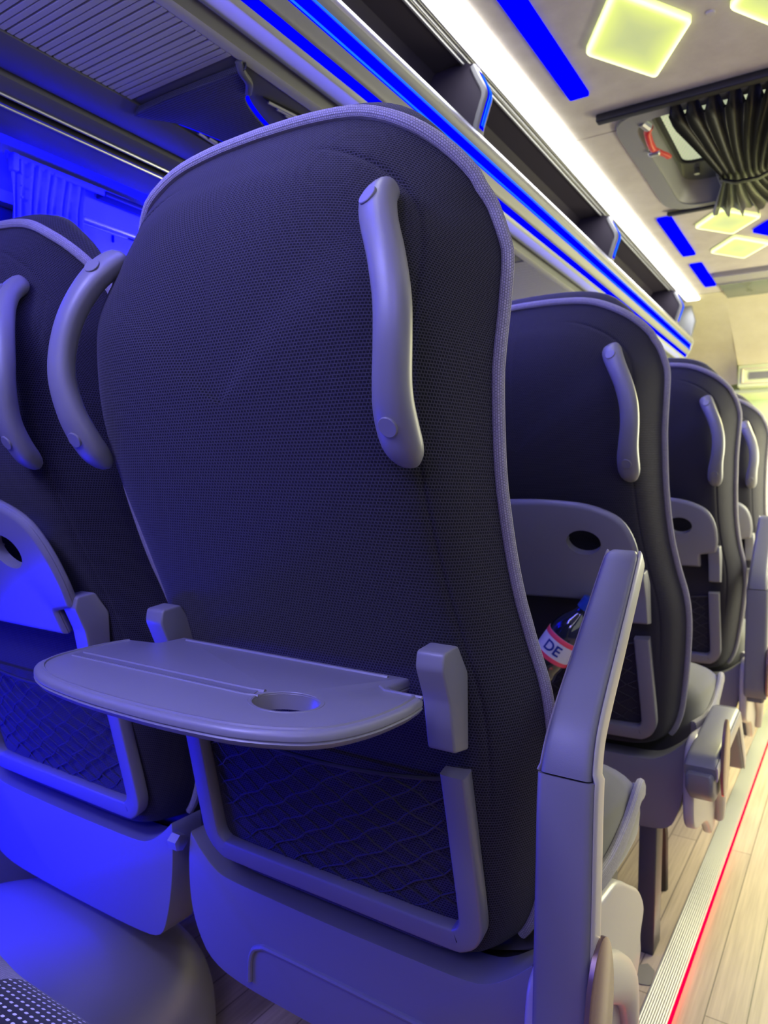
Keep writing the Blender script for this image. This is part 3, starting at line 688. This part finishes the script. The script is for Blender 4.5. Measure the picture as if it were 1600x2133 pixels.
MB(RO).tube([(-1.0350, RY0, .5375), (-1.0350, RY1, .5375)], .0023, 8).make('trim_line', 'alu', rk)
ext([(-1.0365, .5380), (-1.07, .5355), (-1.1080, .5340), (-1.1105, .5350), (-1.112, .575)], 'outer_strip', 'rack_dark', par=rk)
# end caps
cap = [(-.600, .80), (-.600, .775), (-.585, .725), (-.600, .655), (-.592, .640), (-.605, .598), (-.620, .575), (-.64, .553), (-.885, .548), (-1.11, .535), (-1.20, .60), (-1.20, .80)]
MB(RO).prism(cap, lambda a, b_, c: (a, RY1 - 0.002 + c, b_), 0.02, 0.004).make('end_cap', 'rack_silver', rk)
for k, yb in enumerate((-0.52, 0.35, 1.222, 2.086, 2.985)):
    pth = spline([(-.610, yb, .774), (-.600, yb, .752), (-.586, yb, .722), (-.591, yb, .700), (-.600, yb, .672), (-.604, yb, .654)], 4)
    br = MB(RO).sweep(pth, ssec(0.012, 0.030, 14, 5), ref=(0, 1, 0)).make('divider_bracket', 'bracket', rk)
    MB(RO).prism([(-.604, .778), (-.591, .722), (-.604, .652), (-.703, .652), (-.703, .784), (-.64, .790)], lambda a, b_, c: (a, yb - .010 + c, b_), .020, .002).make('bracket_web', 'door_dark', br)
    pl = [(x + 0.0068, y, z) for x, y, z in pth[2:-2]]
    MB(RO).sweep(pl, ssec(0.0016, 0.017, 12, 3), ref=(0, 1, 0)).make('bracket_light', 'led_blue', br)
    for d in (-0.0035, 0.0035):
        MB(RO).tube([(x + 0.0082, y + d, z) for x, y, z in pth[3:-3]], 0.0011, 5).make('light_tube', 'led_lblue', br)
# tube light in its channel
tl = thing('ceiling_tube_light', 'long bright white light strip running along the ceiling edge', 'ceiling light', (-0.585, 0.9, H + 0.8))
TO = (-0.585, 0.9, H + 0.8)
MB(TO).rbox((-0.5845, 0.85, 0.7955), (0.052, 4.72, 0.012), 0.005).make('diffuser', 'led_white', tl)
for x, z, wd in ((-.6155, .797, .006), (-.6235, .793, .005), (-.6305, .788, .005)):
    MB(TO).rbox((x, 0.85, z), (wd, 4.76, 0.012), 0.0015, 2).make('channel_rib', 'alu', tl)
# right-hand rack and light, the twin across the aisle
rk2 = thing('luggage_rack', 'matching overhead rack on the other side of the aisle', 'luggage rack', (0.6, 0.9, H + 0.5))
R2 = (0.6, 0.9, H + 0.5)
ext([(.44, .79), (.43, .72), (.44, .65), (.43, .60), (.47, .55), (.70, .54)], 'rack_face', 'rack_silver', par=rk2, org=R2)
tl2 = thing('ceiling_tube_light', 'white light strip along the other side of the ceiling', 'ceiling light', (0.40, 0.9, H + 0.8))
MB((0.40, 0.9, H + 0.8)).rbox((0.40, 0.85, 0.7975), (0.052, 4.72, 0.010), 0.004).make('diffuser', 'led_white', tl2)

# ribbed panels and service units between them, under the rack
def ribbed(y0, y1, label):
    org = (-0.784, (y0 + y1) / 2, H + 0.55); t = thing('ribbed_panel', label, 'ceiling panel', org, 'ribbed panels under the rack')
    MB(org).box((-0.784, (y0 + y1) / 2, 0.556), (0.198, y1 - y0, 0.004)).make('backing', 'rack_black', t, smooth=False)
    b = MB(org); n = 2 * int(round((y1 - y0) / 0.0205)); w_ = (y1 - y0) / n
    for i in range(n):
        y = y0 + (i + 0.5) * w_ + (0.0003 if i % 2 else -0.0003) * -1; b.rbox((-0.784, y, 0.5525), (0.199, w_ - 0.0016, 0.006), 0.0008, 1)
    b.make('slat', 'rack_grey', t)
def unit(y0, label):
    y1 = y0 + 0.275; yc = (y0 + y1) / 2; org = (-0.784, yc, H + 0.55)
    t = thing('service_unit', label, 'ceiling unit', org, 'overhead service units')
    MB(org).rbox((-0.7845, yc, 0.556), (0.203, y1 - y0 + 0.004, 0.010), 0.003).make('housing', 'rack_dark', t)
    Y = lambda q: y0 + q
    # raised mesh-covered middle, waisted like an hourglass
    r_ = [(-.692, .012), (-.690, .020), (-.700, .042), (-.718, .058), (-.734, .072), (-.752, .112), (-.766, .160), (-.770, .185), (-.762, .215), (-.735, .245), (-.712, .262)]
    l_ = [(-.878, .262), (-.862, .240), (-.848, .200), (-.845, .157), (-.853, .110), (-.863, .068), (-.878, .046), (-.892, .030), (-.886, .010)]
    out = r_ + l_
    MB(org).prism([(a, Y(d)) for a, d in spline(out, 3, True)][:: 1], lambda a, b_, c: (a, b_, 0.5495 - c), 0.010, 0.004, 3).make('speaker_mesh', 'fine_mesh', t)
    for nm, pts in (('right', r_[3:8]), ('left', l_[1:6])):
        sg = 1 if nm == 'right' else -1
        sp = spline([(a + sg * 0.0035, Y(d), 0.5435) for a, d in pts], 4); n = len(sp)
        MB(org).sweep(sp, ssec(0.0065, 0.004, 8, 3), ref=(0, 0, 1), scales=[(0.35 + 0.65 * math.sin(math.pi * min(1, (i + 1) / n * 1.1)) if nm == 'right' else 0.4 + .4 * i / n, 1) for i in range(n)]).make('accent_light', 'led_blue', t)
    MB(org).sweep(spline([(-.683, Y(.006), .548), (-.688, Y(.018), .541), (-.697, Y(.040), .540), (-.716, Y(.058), .541)], 5), ssec(.010, .008, 10, 3), ref=(0, 0, 1)).make('mesh_rim', 'rack_dark', t)
    for sg, tip, q1, q2, q3 in ((1, (-.716, .088), (-.698, .175), (-.722, .195), (-.729, .165)), (-1, (-.873, .098), (-.886, .18), (-.862, .20), (-.856, .165))):
        g = [tip, q1, q2, q3]
        o = MB(org).prism([(a, Y(d)) for a, d in g], lambda a, b_, c: (a, b_, 0.5502 - c), 0.002, 0).make('vent', 'rack_black', t, smooth=False)
        b = MB(org)
        for i in range(3):
            f = 0.25 + i * 0.25
            a0 = Vector(tip).lerp(Vector(q3), f * 0.5); a1 = Vector(q1).lerp(Vector(q2), f)
            b.tube([(tip[0] + (a0.x - tip[0]) * 0.8, Y(tip[1] + 0.012 + 0.02 * i), .5478), (a1.x, Y(a1.y), .5478)], 0.0026, 6)
        b.make('louvre', 'rack_grey', o)
ribbed(-1.45, -0.705, 'ribbed panel under the rack behind the lens'); unit(-0.70, 'service unit under the rack furthest back')
ribbed(-0.42, -0.012, 'ribbed panel under the rack above the stitched cushion'); unit(-0.010, 'service unit overhead just before the nearest ribbed panel')
ribbed(0.27, 0.678, 'grey ribbed ceiling panel at top left, partly lit blue'); unit(0.682, 'speaker unit with hourglass mesh and blue accents above the nearest headrest')
ribbed(0.96, 1.368, 'ribbed panel hidden above the nearest headrest'); unit(1.372, 'speaker unit seen just right of the nearest headrest')
ribbed(1.65, 2.045, 'smooth-looking ribbed panel above the second row headrest'); unit(2.05, 'speaker unit under the rack over the third row')
ribbed(2.33, 3.25, 'ribbed panel under the far end of the rack')

# ------------------------------------------------------------------ ceiling fittings
def blue_bar(x0, x1, y0, y1, label):
    o = MB(((x0 + x1) / 2, (y0 + y1) / 2, H + .8)).prism(rr([(x0, y0), (x1, y0), (x1, y1), (x0, y1)], 0.006), lambda a, b_, c: (a, b_, 0.8 - c), 0.008, 0.0015, 2)
    o = o.make('ceiling_light_bar', 'led_blue'); o.location = ((x0 + x1) / 2, (y0 + y1) / 2, H + .8); tag(o, label, 'light bar', 'blue ceiling light bars'); return o
blue_bar(-.511, -.470, .80, 1.455, 'largest blue light bar on the ceiling, running off the top edge')
blue_bar(-.511, -.470, 2.218, 2.605, 'longer of the two far blue light bars near the white strip')
blue_bar(-.511, -.470, 2.718, 3.032, 'short farthest blue light bar, beside the folded ceiling screen')
def poly_light(pts, name, label, m, cat, group, rad=0.012, t=0.010, rim=True):
    cx = sum(p[0] for p in pts) / len(pts); cy = sum(p[1] for p in pts) / len(pts)
    o2 = rr(pts, rad, 5); b = MB((cx, cy, H + .8)); rows = []
    ks = [1.0, 1.0, 0.985, 0.96, 0.92, 0.87, 0.80, 0.7, 0.55, 0.35, 0.0]; zs = [.8, .8 - t + .002, .8 - t] + [.8 - t] * 8
    for k, z in zip(ks, zs): rows.append([(cx + (a - cx) * k, cy + (c - cy) * k, z) for a, c in o2])
    b.grid(rows, True); o = b.make(name, m, ang=60); o.location = (cx, cy, H + .8); tag(o, label, cat, group)
    if rim:
        at = o.data.attributes.new('rim', 'FLOAT', 'POINT'); n = len(o2)
        val = [0.55, 0.8, 1.0, 1.0, 0.85, 0.62, 0.5, 0.38, 0.22, 0.08, 0.0]
        for i in range(len(rows)):
            for j in range(n): at.data[i * n + j].value = val[i]
    return o
def dia(cx, cy, hx_, hy_, label): poly_light([(cx - hx_, cy), (cx, cy - hy_), (cx + hx_, cy), (cx, cy + hy_)], 'diamond_ceiling_light', label, 'edge_lit', 'ceiling light', 'yellow diamond ceiling lights')
dia(-.343, 1.312, .092, .146, 'large yellow diamond light on the ceiling before the roof hatch')
dia(-.106, 1.312, .092, .146, 'yellow diamond light cut off at the top right corner')
dia(-.338, 2.335, .090, .115, 'yellow diamond light just past the black hatch curtain')
dia(-.338, 2.600, .088, .120, 'smallest yellow diamond light, nearest the folded ceiling screen')
poly_light([(-.286, 2.462), (-.235, 2.395), (-.184, 2.462), (-.235, 2.535)], 'ceiling_light_bar', 'blue ceiling light wedge cut off by the right edge', 'led_blue', 'light bar', 'blue ceiling light bars', rad=.006, rim=False)
o = MB((-.226, 1.322, H + .8)).sweep([(-.226, 1.322, .8), (-.226, 1.322, .797), (-.226, 1.322, .7965)], [(.008 * math.cos(t), .008 * math.sin(t)) for t in [2 * math.pi * k / 20 for k in range(20)]], ref=(0, 1, 0), scales=[(1, 1), (.9, .9), (.6, .6)]).make('ceiling_button', 'suede')
o.location = (-.226, 1.322, H + .8); tag(o, 'small round beige button on the ceiling beside the large diamond light', 'button')

# roof hatch
ht = thing('roof_hatch', 'grey roof hatch with dotted glass behind the black curtain', 'roof hatch', (-.16, 1.88, H + .8)); HO = (-.16, 1.88, H + .8)
hx0, hx1, hy0, hy1 = -.468, .15, 1.572, 2.172
outer = rr([(hx0, hy0), (hx1, hy0), (hx1, hy1), (hx0, hy1)], .085, 8)
inner = rr([(hx0 + .042, hy0 + .03), (hx1 - .04, hy0 + .03), (hx1 - .04, hy1 - .03), (hx0 + .042, hy1 - .03)], .065, 8)
def ring(a, za, b_, zb): return [[(p[0], p[1], za) for p in a], [(p[0], p[1], zb) for p in b_]]
MB(HO).grid([[(p[0], p[1], .800) for p in outer], [(p[0], p[1], .791) for p in outer], [(p[0], p[1], .788) for p in inner], [(p[0], p[1], .792) for p in inner]], True).make('frame', 'hatch_grey', ht, ang=40)
pane = rr([(-.398, 1.63), (.085, 1.63), (.085, 1.985), (-.398, 1.985)], .035, 8)
b = MB(HO)
mid1 = rr([(-.421, 1.606), (.103, 1.606), (.103, 2.128), (-.421, 2.128)], .06, 8)
mid2 = rr([(-.408, 1.622), (.093, 1.622), (.093, 2.095), (-.408, 2.095)], .05, 8)
b.grid([[(p[0], p[1], .792) for p in inner], [(p[0], p[1], .800) for p in mid1], [(p[0], p[1], .836) for p in mid2]], True).make('inner_lip', 'hatch_grey', ht, ang=40)
MB(HO).grid([[(p[0], p[1], .836) for p in mid2], [(p[0], p[1], .842) for p in [((a[0] * .5 + c[0] * .5), (a[1] * .5 + c[1] * .5)) for a, c in zip(mid2, pane)]], [(p[0], p[1], .846) for p in pane]], True).make('recess_wall', 'hatch_dark', ht, ang=60)
MB(HO).tube([(p[0], p[1], .843) for p in pane], .006, 6, closed=True, caps=False, ref=(0, 0, 1)).make('rubber_seal', 'rack_black', ht)
b = MB(HO); b.add([(p[0], p[1], .844) for p in pane], [tuple(range(len(pane)))])
b.uv = [(p[0], p[1]) for p in pane]; b.make('glass_pane', 'hatch_pane', ht, smooth=False)
MB(HO).tube([(-.370, 2.035, .842), (-.370, 2.035, .828)], .007, 12, ref=(0, 1, 0)).make('screw', 'steel', ht)
lt = MB(HO).rbox((-.275, 2.0, .790), (.075, .09, .018), .006).make('latch', 'rack_dark', ht)
MB(HO).tube([(-.295, 2.03, .783), (-.295, 2.03, .779)], .009, 14, ref=(0, 1, 0)).make('latch_hole', 'rack_black', lt)
for rx in (0,):
    hd = thing('emergency_handle', 'red emergency handle in the hatch recess left of the dotted glass', 'handle', (-.405, 1.74, H + .79)); EO = (-.405, 1.74, H + .79)
    MB(EO).tube([(-.397, 1.640, .790), (-.405, 1.655, .786), (-.410, 1.700, .784), (-.411, 1.735, .784)], .008, 12, ref=(0, 0, 1)).make('red_grip', 'red', hd)
    MB(EO).sweep([(-.411, 1.735, .784), (-.400, 1.765, .784), (-.392, 1.785, .785), (-.390, 1.800, .786)], ssec(.014, .009, 12, 3), ref=(0, 0, 1)).make('red_lever', 'red', hd)
    MB(EO).tube([(-.408, 1.615, .792), (-.399, 1.640, .789)], .009, 10, ref=(0, 0, 1)).make('metal_end', 'steel', hd)
    MB(EO).rbox((-.412, 1.752, .782), (.026, .016, .012), .004).make('metal_clip', 'steel', hd)
# curtain rails and hatch curtain
def rail(y, label, x0=-.486, x1=.17, hh=.016):
    o = MB(((x0 + x1) / 2, y, H + .79)).rbox(((x0 + x1) / 2, y, .791), (x1 - x0, .020, hh), .003).make('curtain_rail', 'black')
    o.location = ((x0 + x1) / 2, y, H + .79); tag(o, label, 'curtain rail', 'hatch curtain rails')
rail(1.555, 'black curtain rail across the ceiling before the roof hatch'); rail(2.183, 'thin black curtain rail across the ceiling beyond the hatch', x0=-.473, hh=.009)
ct = thing('hatch_curtain', 'black pleated curtain gathered at its middle below the roof hatch', 'curtain', (-.2, 1.87, H + .78)); CO = (-.2, 1.87, H + .78)
rows = []; NS = 150; NT = 40
for i in range(NT + 1):
    t = i / NT; y = 1.566 + t * 0.600
    g = (abs(t - 0.55) / 0.55) ** 1.35 if t < .55 else (t - .55) / .45
    wv = 0.055 + 0.085 * g ** 1.1
    cxn = -.215 - .02 * math.sin(math.pi * t)
    amp = 0.0052 + 0.006 * (g)
    row = []
    for j in range(NS + 1):
        s = j / NS; ph = s * 2 * math.pi * 8 + 0.7 * math.sin(s * 9)
        z = .768 - amp * math.sin(ph) - .020 * math.sin(math.pi * t) - .006 * math.sin(math.pi * s)
        if t < .06: z += (.06 - t) * .35
        yy = y
        if i == 0: yy = y + 0.012 * (1 + math.sin(ph))
        if i == NT: yy = y + 0.022 + 0.014 * math.sin(ph * 2.3) - .02 * abs(s - .5)
        row.append((cxn + (s - .5) * 2 * wv + .003 * math.cos(ph), yy, z))
    rows.append(row)
MB(CO).grid(rows).make('pleated_cloth', 'curtain_black', ct, ang=80)
MB(CO).sweep([(-.293, 1.898, .748), (-.26, 1.898, .734), (-.21, 1.898, .734), (-.175, 1.898, .748)], ssec(.006, .018, 8, 3), ref=(0, 1, 0)).make('tie_band', 'curtain_black', ct)
# folded ceiling screen
sn = thing('ceiling_screen', 'folded flat screen unit with silver front bar on the far ceiling', 'screen', (-.16, 3.03, H + .8)); S0 = (-.16, 3.03, H + .8)
MB(S0).rbox((-.16, 2.925, .792), (.60, .105, .022), .004).make('silver_bar', 'side_plastic', sn)
for y in (2.962, 2.976): MB(S0).tube([(-.46, y, .781), (.14, y, .781)], .003, 6).make('bar_line', 'alu', sn)
MB(S0).rbox((-.155, 3.09, .789), (.60, .215, .016), .003).make('screen_panel', 'screen', sn)
for pts in ([(-.385, 3.0), (-.345, 3.0), (-.365, 3.06)], [(-.365, 3.06), (-.350, 3.13), (-.380, 3.13)]):
    MB(S0).prism(pts, lambda a, b_, c: (a, b_, .781 - c), .0006).make('screen_mark', 'screen_mark', sn, smooth=False)

# ------------------------------------------------------------------ window curtain and wall fittings
cw = thing('window_curtain', 'blue-lit pleated side curtain hanging at the left window', 'curtain', (-1.235, .76, H + .4)); WO = (-1.235, .76, H + .4)
rows = []
for i in range(31):
    t = i / 30; z = .556 - t * .60; row = []
    for j in range(121):
        s = j / 120; y = .690 + s * .146
        dia_ = 0.6 * math.exp(-((t - .14) / .10) ** 2)
        ph = s * 2 * math.pi * 9 + dia_ * 6 * (s + .3) + .5 * math.sin(3 * t)
        amp = .0035 + .004 * math.exp(-((t - .17) / .08) ** 2)
        row.append((-1.222 + amp * math.sin(ph) + .004 * math.sin(t * 12 + 5 * s), y + .002 * math.sin(ph * .5 + 4 * t), z))
    rows.append(row)
MB(WO).grid(rows).make('pleated_cloth', 'curtain_side', cw, ang=80)
MB(WO).sweep([(-1.222, .684, .558), (-1.222, .93, .5575)], ssec(.012, .006, 8, 4), ref=(1, 0, 0)).make('curtain_rail', 'curtain_side', cw)
MB(WO).rbox((-1.215, .694, .545), (.016, .012, .03), .003).make('rail_bracket', 'curtain_side', cw)
for k in range(3): MB(WO).tube([(-1.213, .706 + .0 * k, .53 - .02 * k), (-1.209, .706, .53 - .02 * k)], .002, 8, ref=(0, 0, 1)).make('stud', 'rack_dark', cw)
ss = thing('side_sill', 'metal sill with small blue marker below the blue wall panel', 'window sill', (-1.24, .93, H + .49)); S1 = (-1.24, .93, H + .49)
MB(S1).rbox((-1.236, .955, .499), (.020, .24, .008), .002).make('sill_bar', 'alu', ss)
MB(S1).rbox((-1.243, .955, .465), (.012, .24, .055), .003).make('sill_panel', 'rack_dark', ss)
MB(S1).rbox((-1.236, .905, .482), (.004, .004, .014), .001).make('blue_marker', 'led_blue', ss)
MB(S1).rbox((-1.232, .94, .556), (.03, .13, .010), .002).make('upper_slot', 'rack_black', ss)

# ------------------------------------------------------------------ wheel arch cover
wa = thing('wheel_arch_cover', 'rounded silver wheel arch cover on the floor lit blue at bottom left', 'wheel arch', (-1.0, .35, 0))
rows = []
cxw, cyw, cz = -0.985, .27, -.85
NA, NB = 72, 26
for i in range(NB + 1):
    f = i / NB * math.pi / 2; row = []
    for j in range(NA):
        t = 2 * math.pi * j / NA; c, s = math.cos(t), math.sin(t)
        hr = math.cos(f) ** 0.55; zz = math.sin(f) ** 0.75 * .238
        row.append((cxw + .268 * hr * math.copysign(abs(c) ** .62, c), cyw + .56 * hr * math.copysign(abs(s) ** .62, s), cz + zz))
    rows.append(row)
MB((-1.0, .35, 0)).grid(rows, True).make('cover', 'arch', wa, ang=80)

# worn patch by the strip
o = MB((-.287, 1.31, 0)).prism(rr([(-.302, 1.272), (-.285, 1.266), (-.270, 1.272), (-.272, 1.315), (-.288, 1.33), (-.304, 1.312)], .003), lambda a, b_, c: (a, b_, -.8495 + c), .001).make('floor_patch', 'sticker', smooth=False)
o.location = (-.287, 1.31, 0); tag(o, 'small grey worn patch on the planks beside the ribbed strip', 'patch')
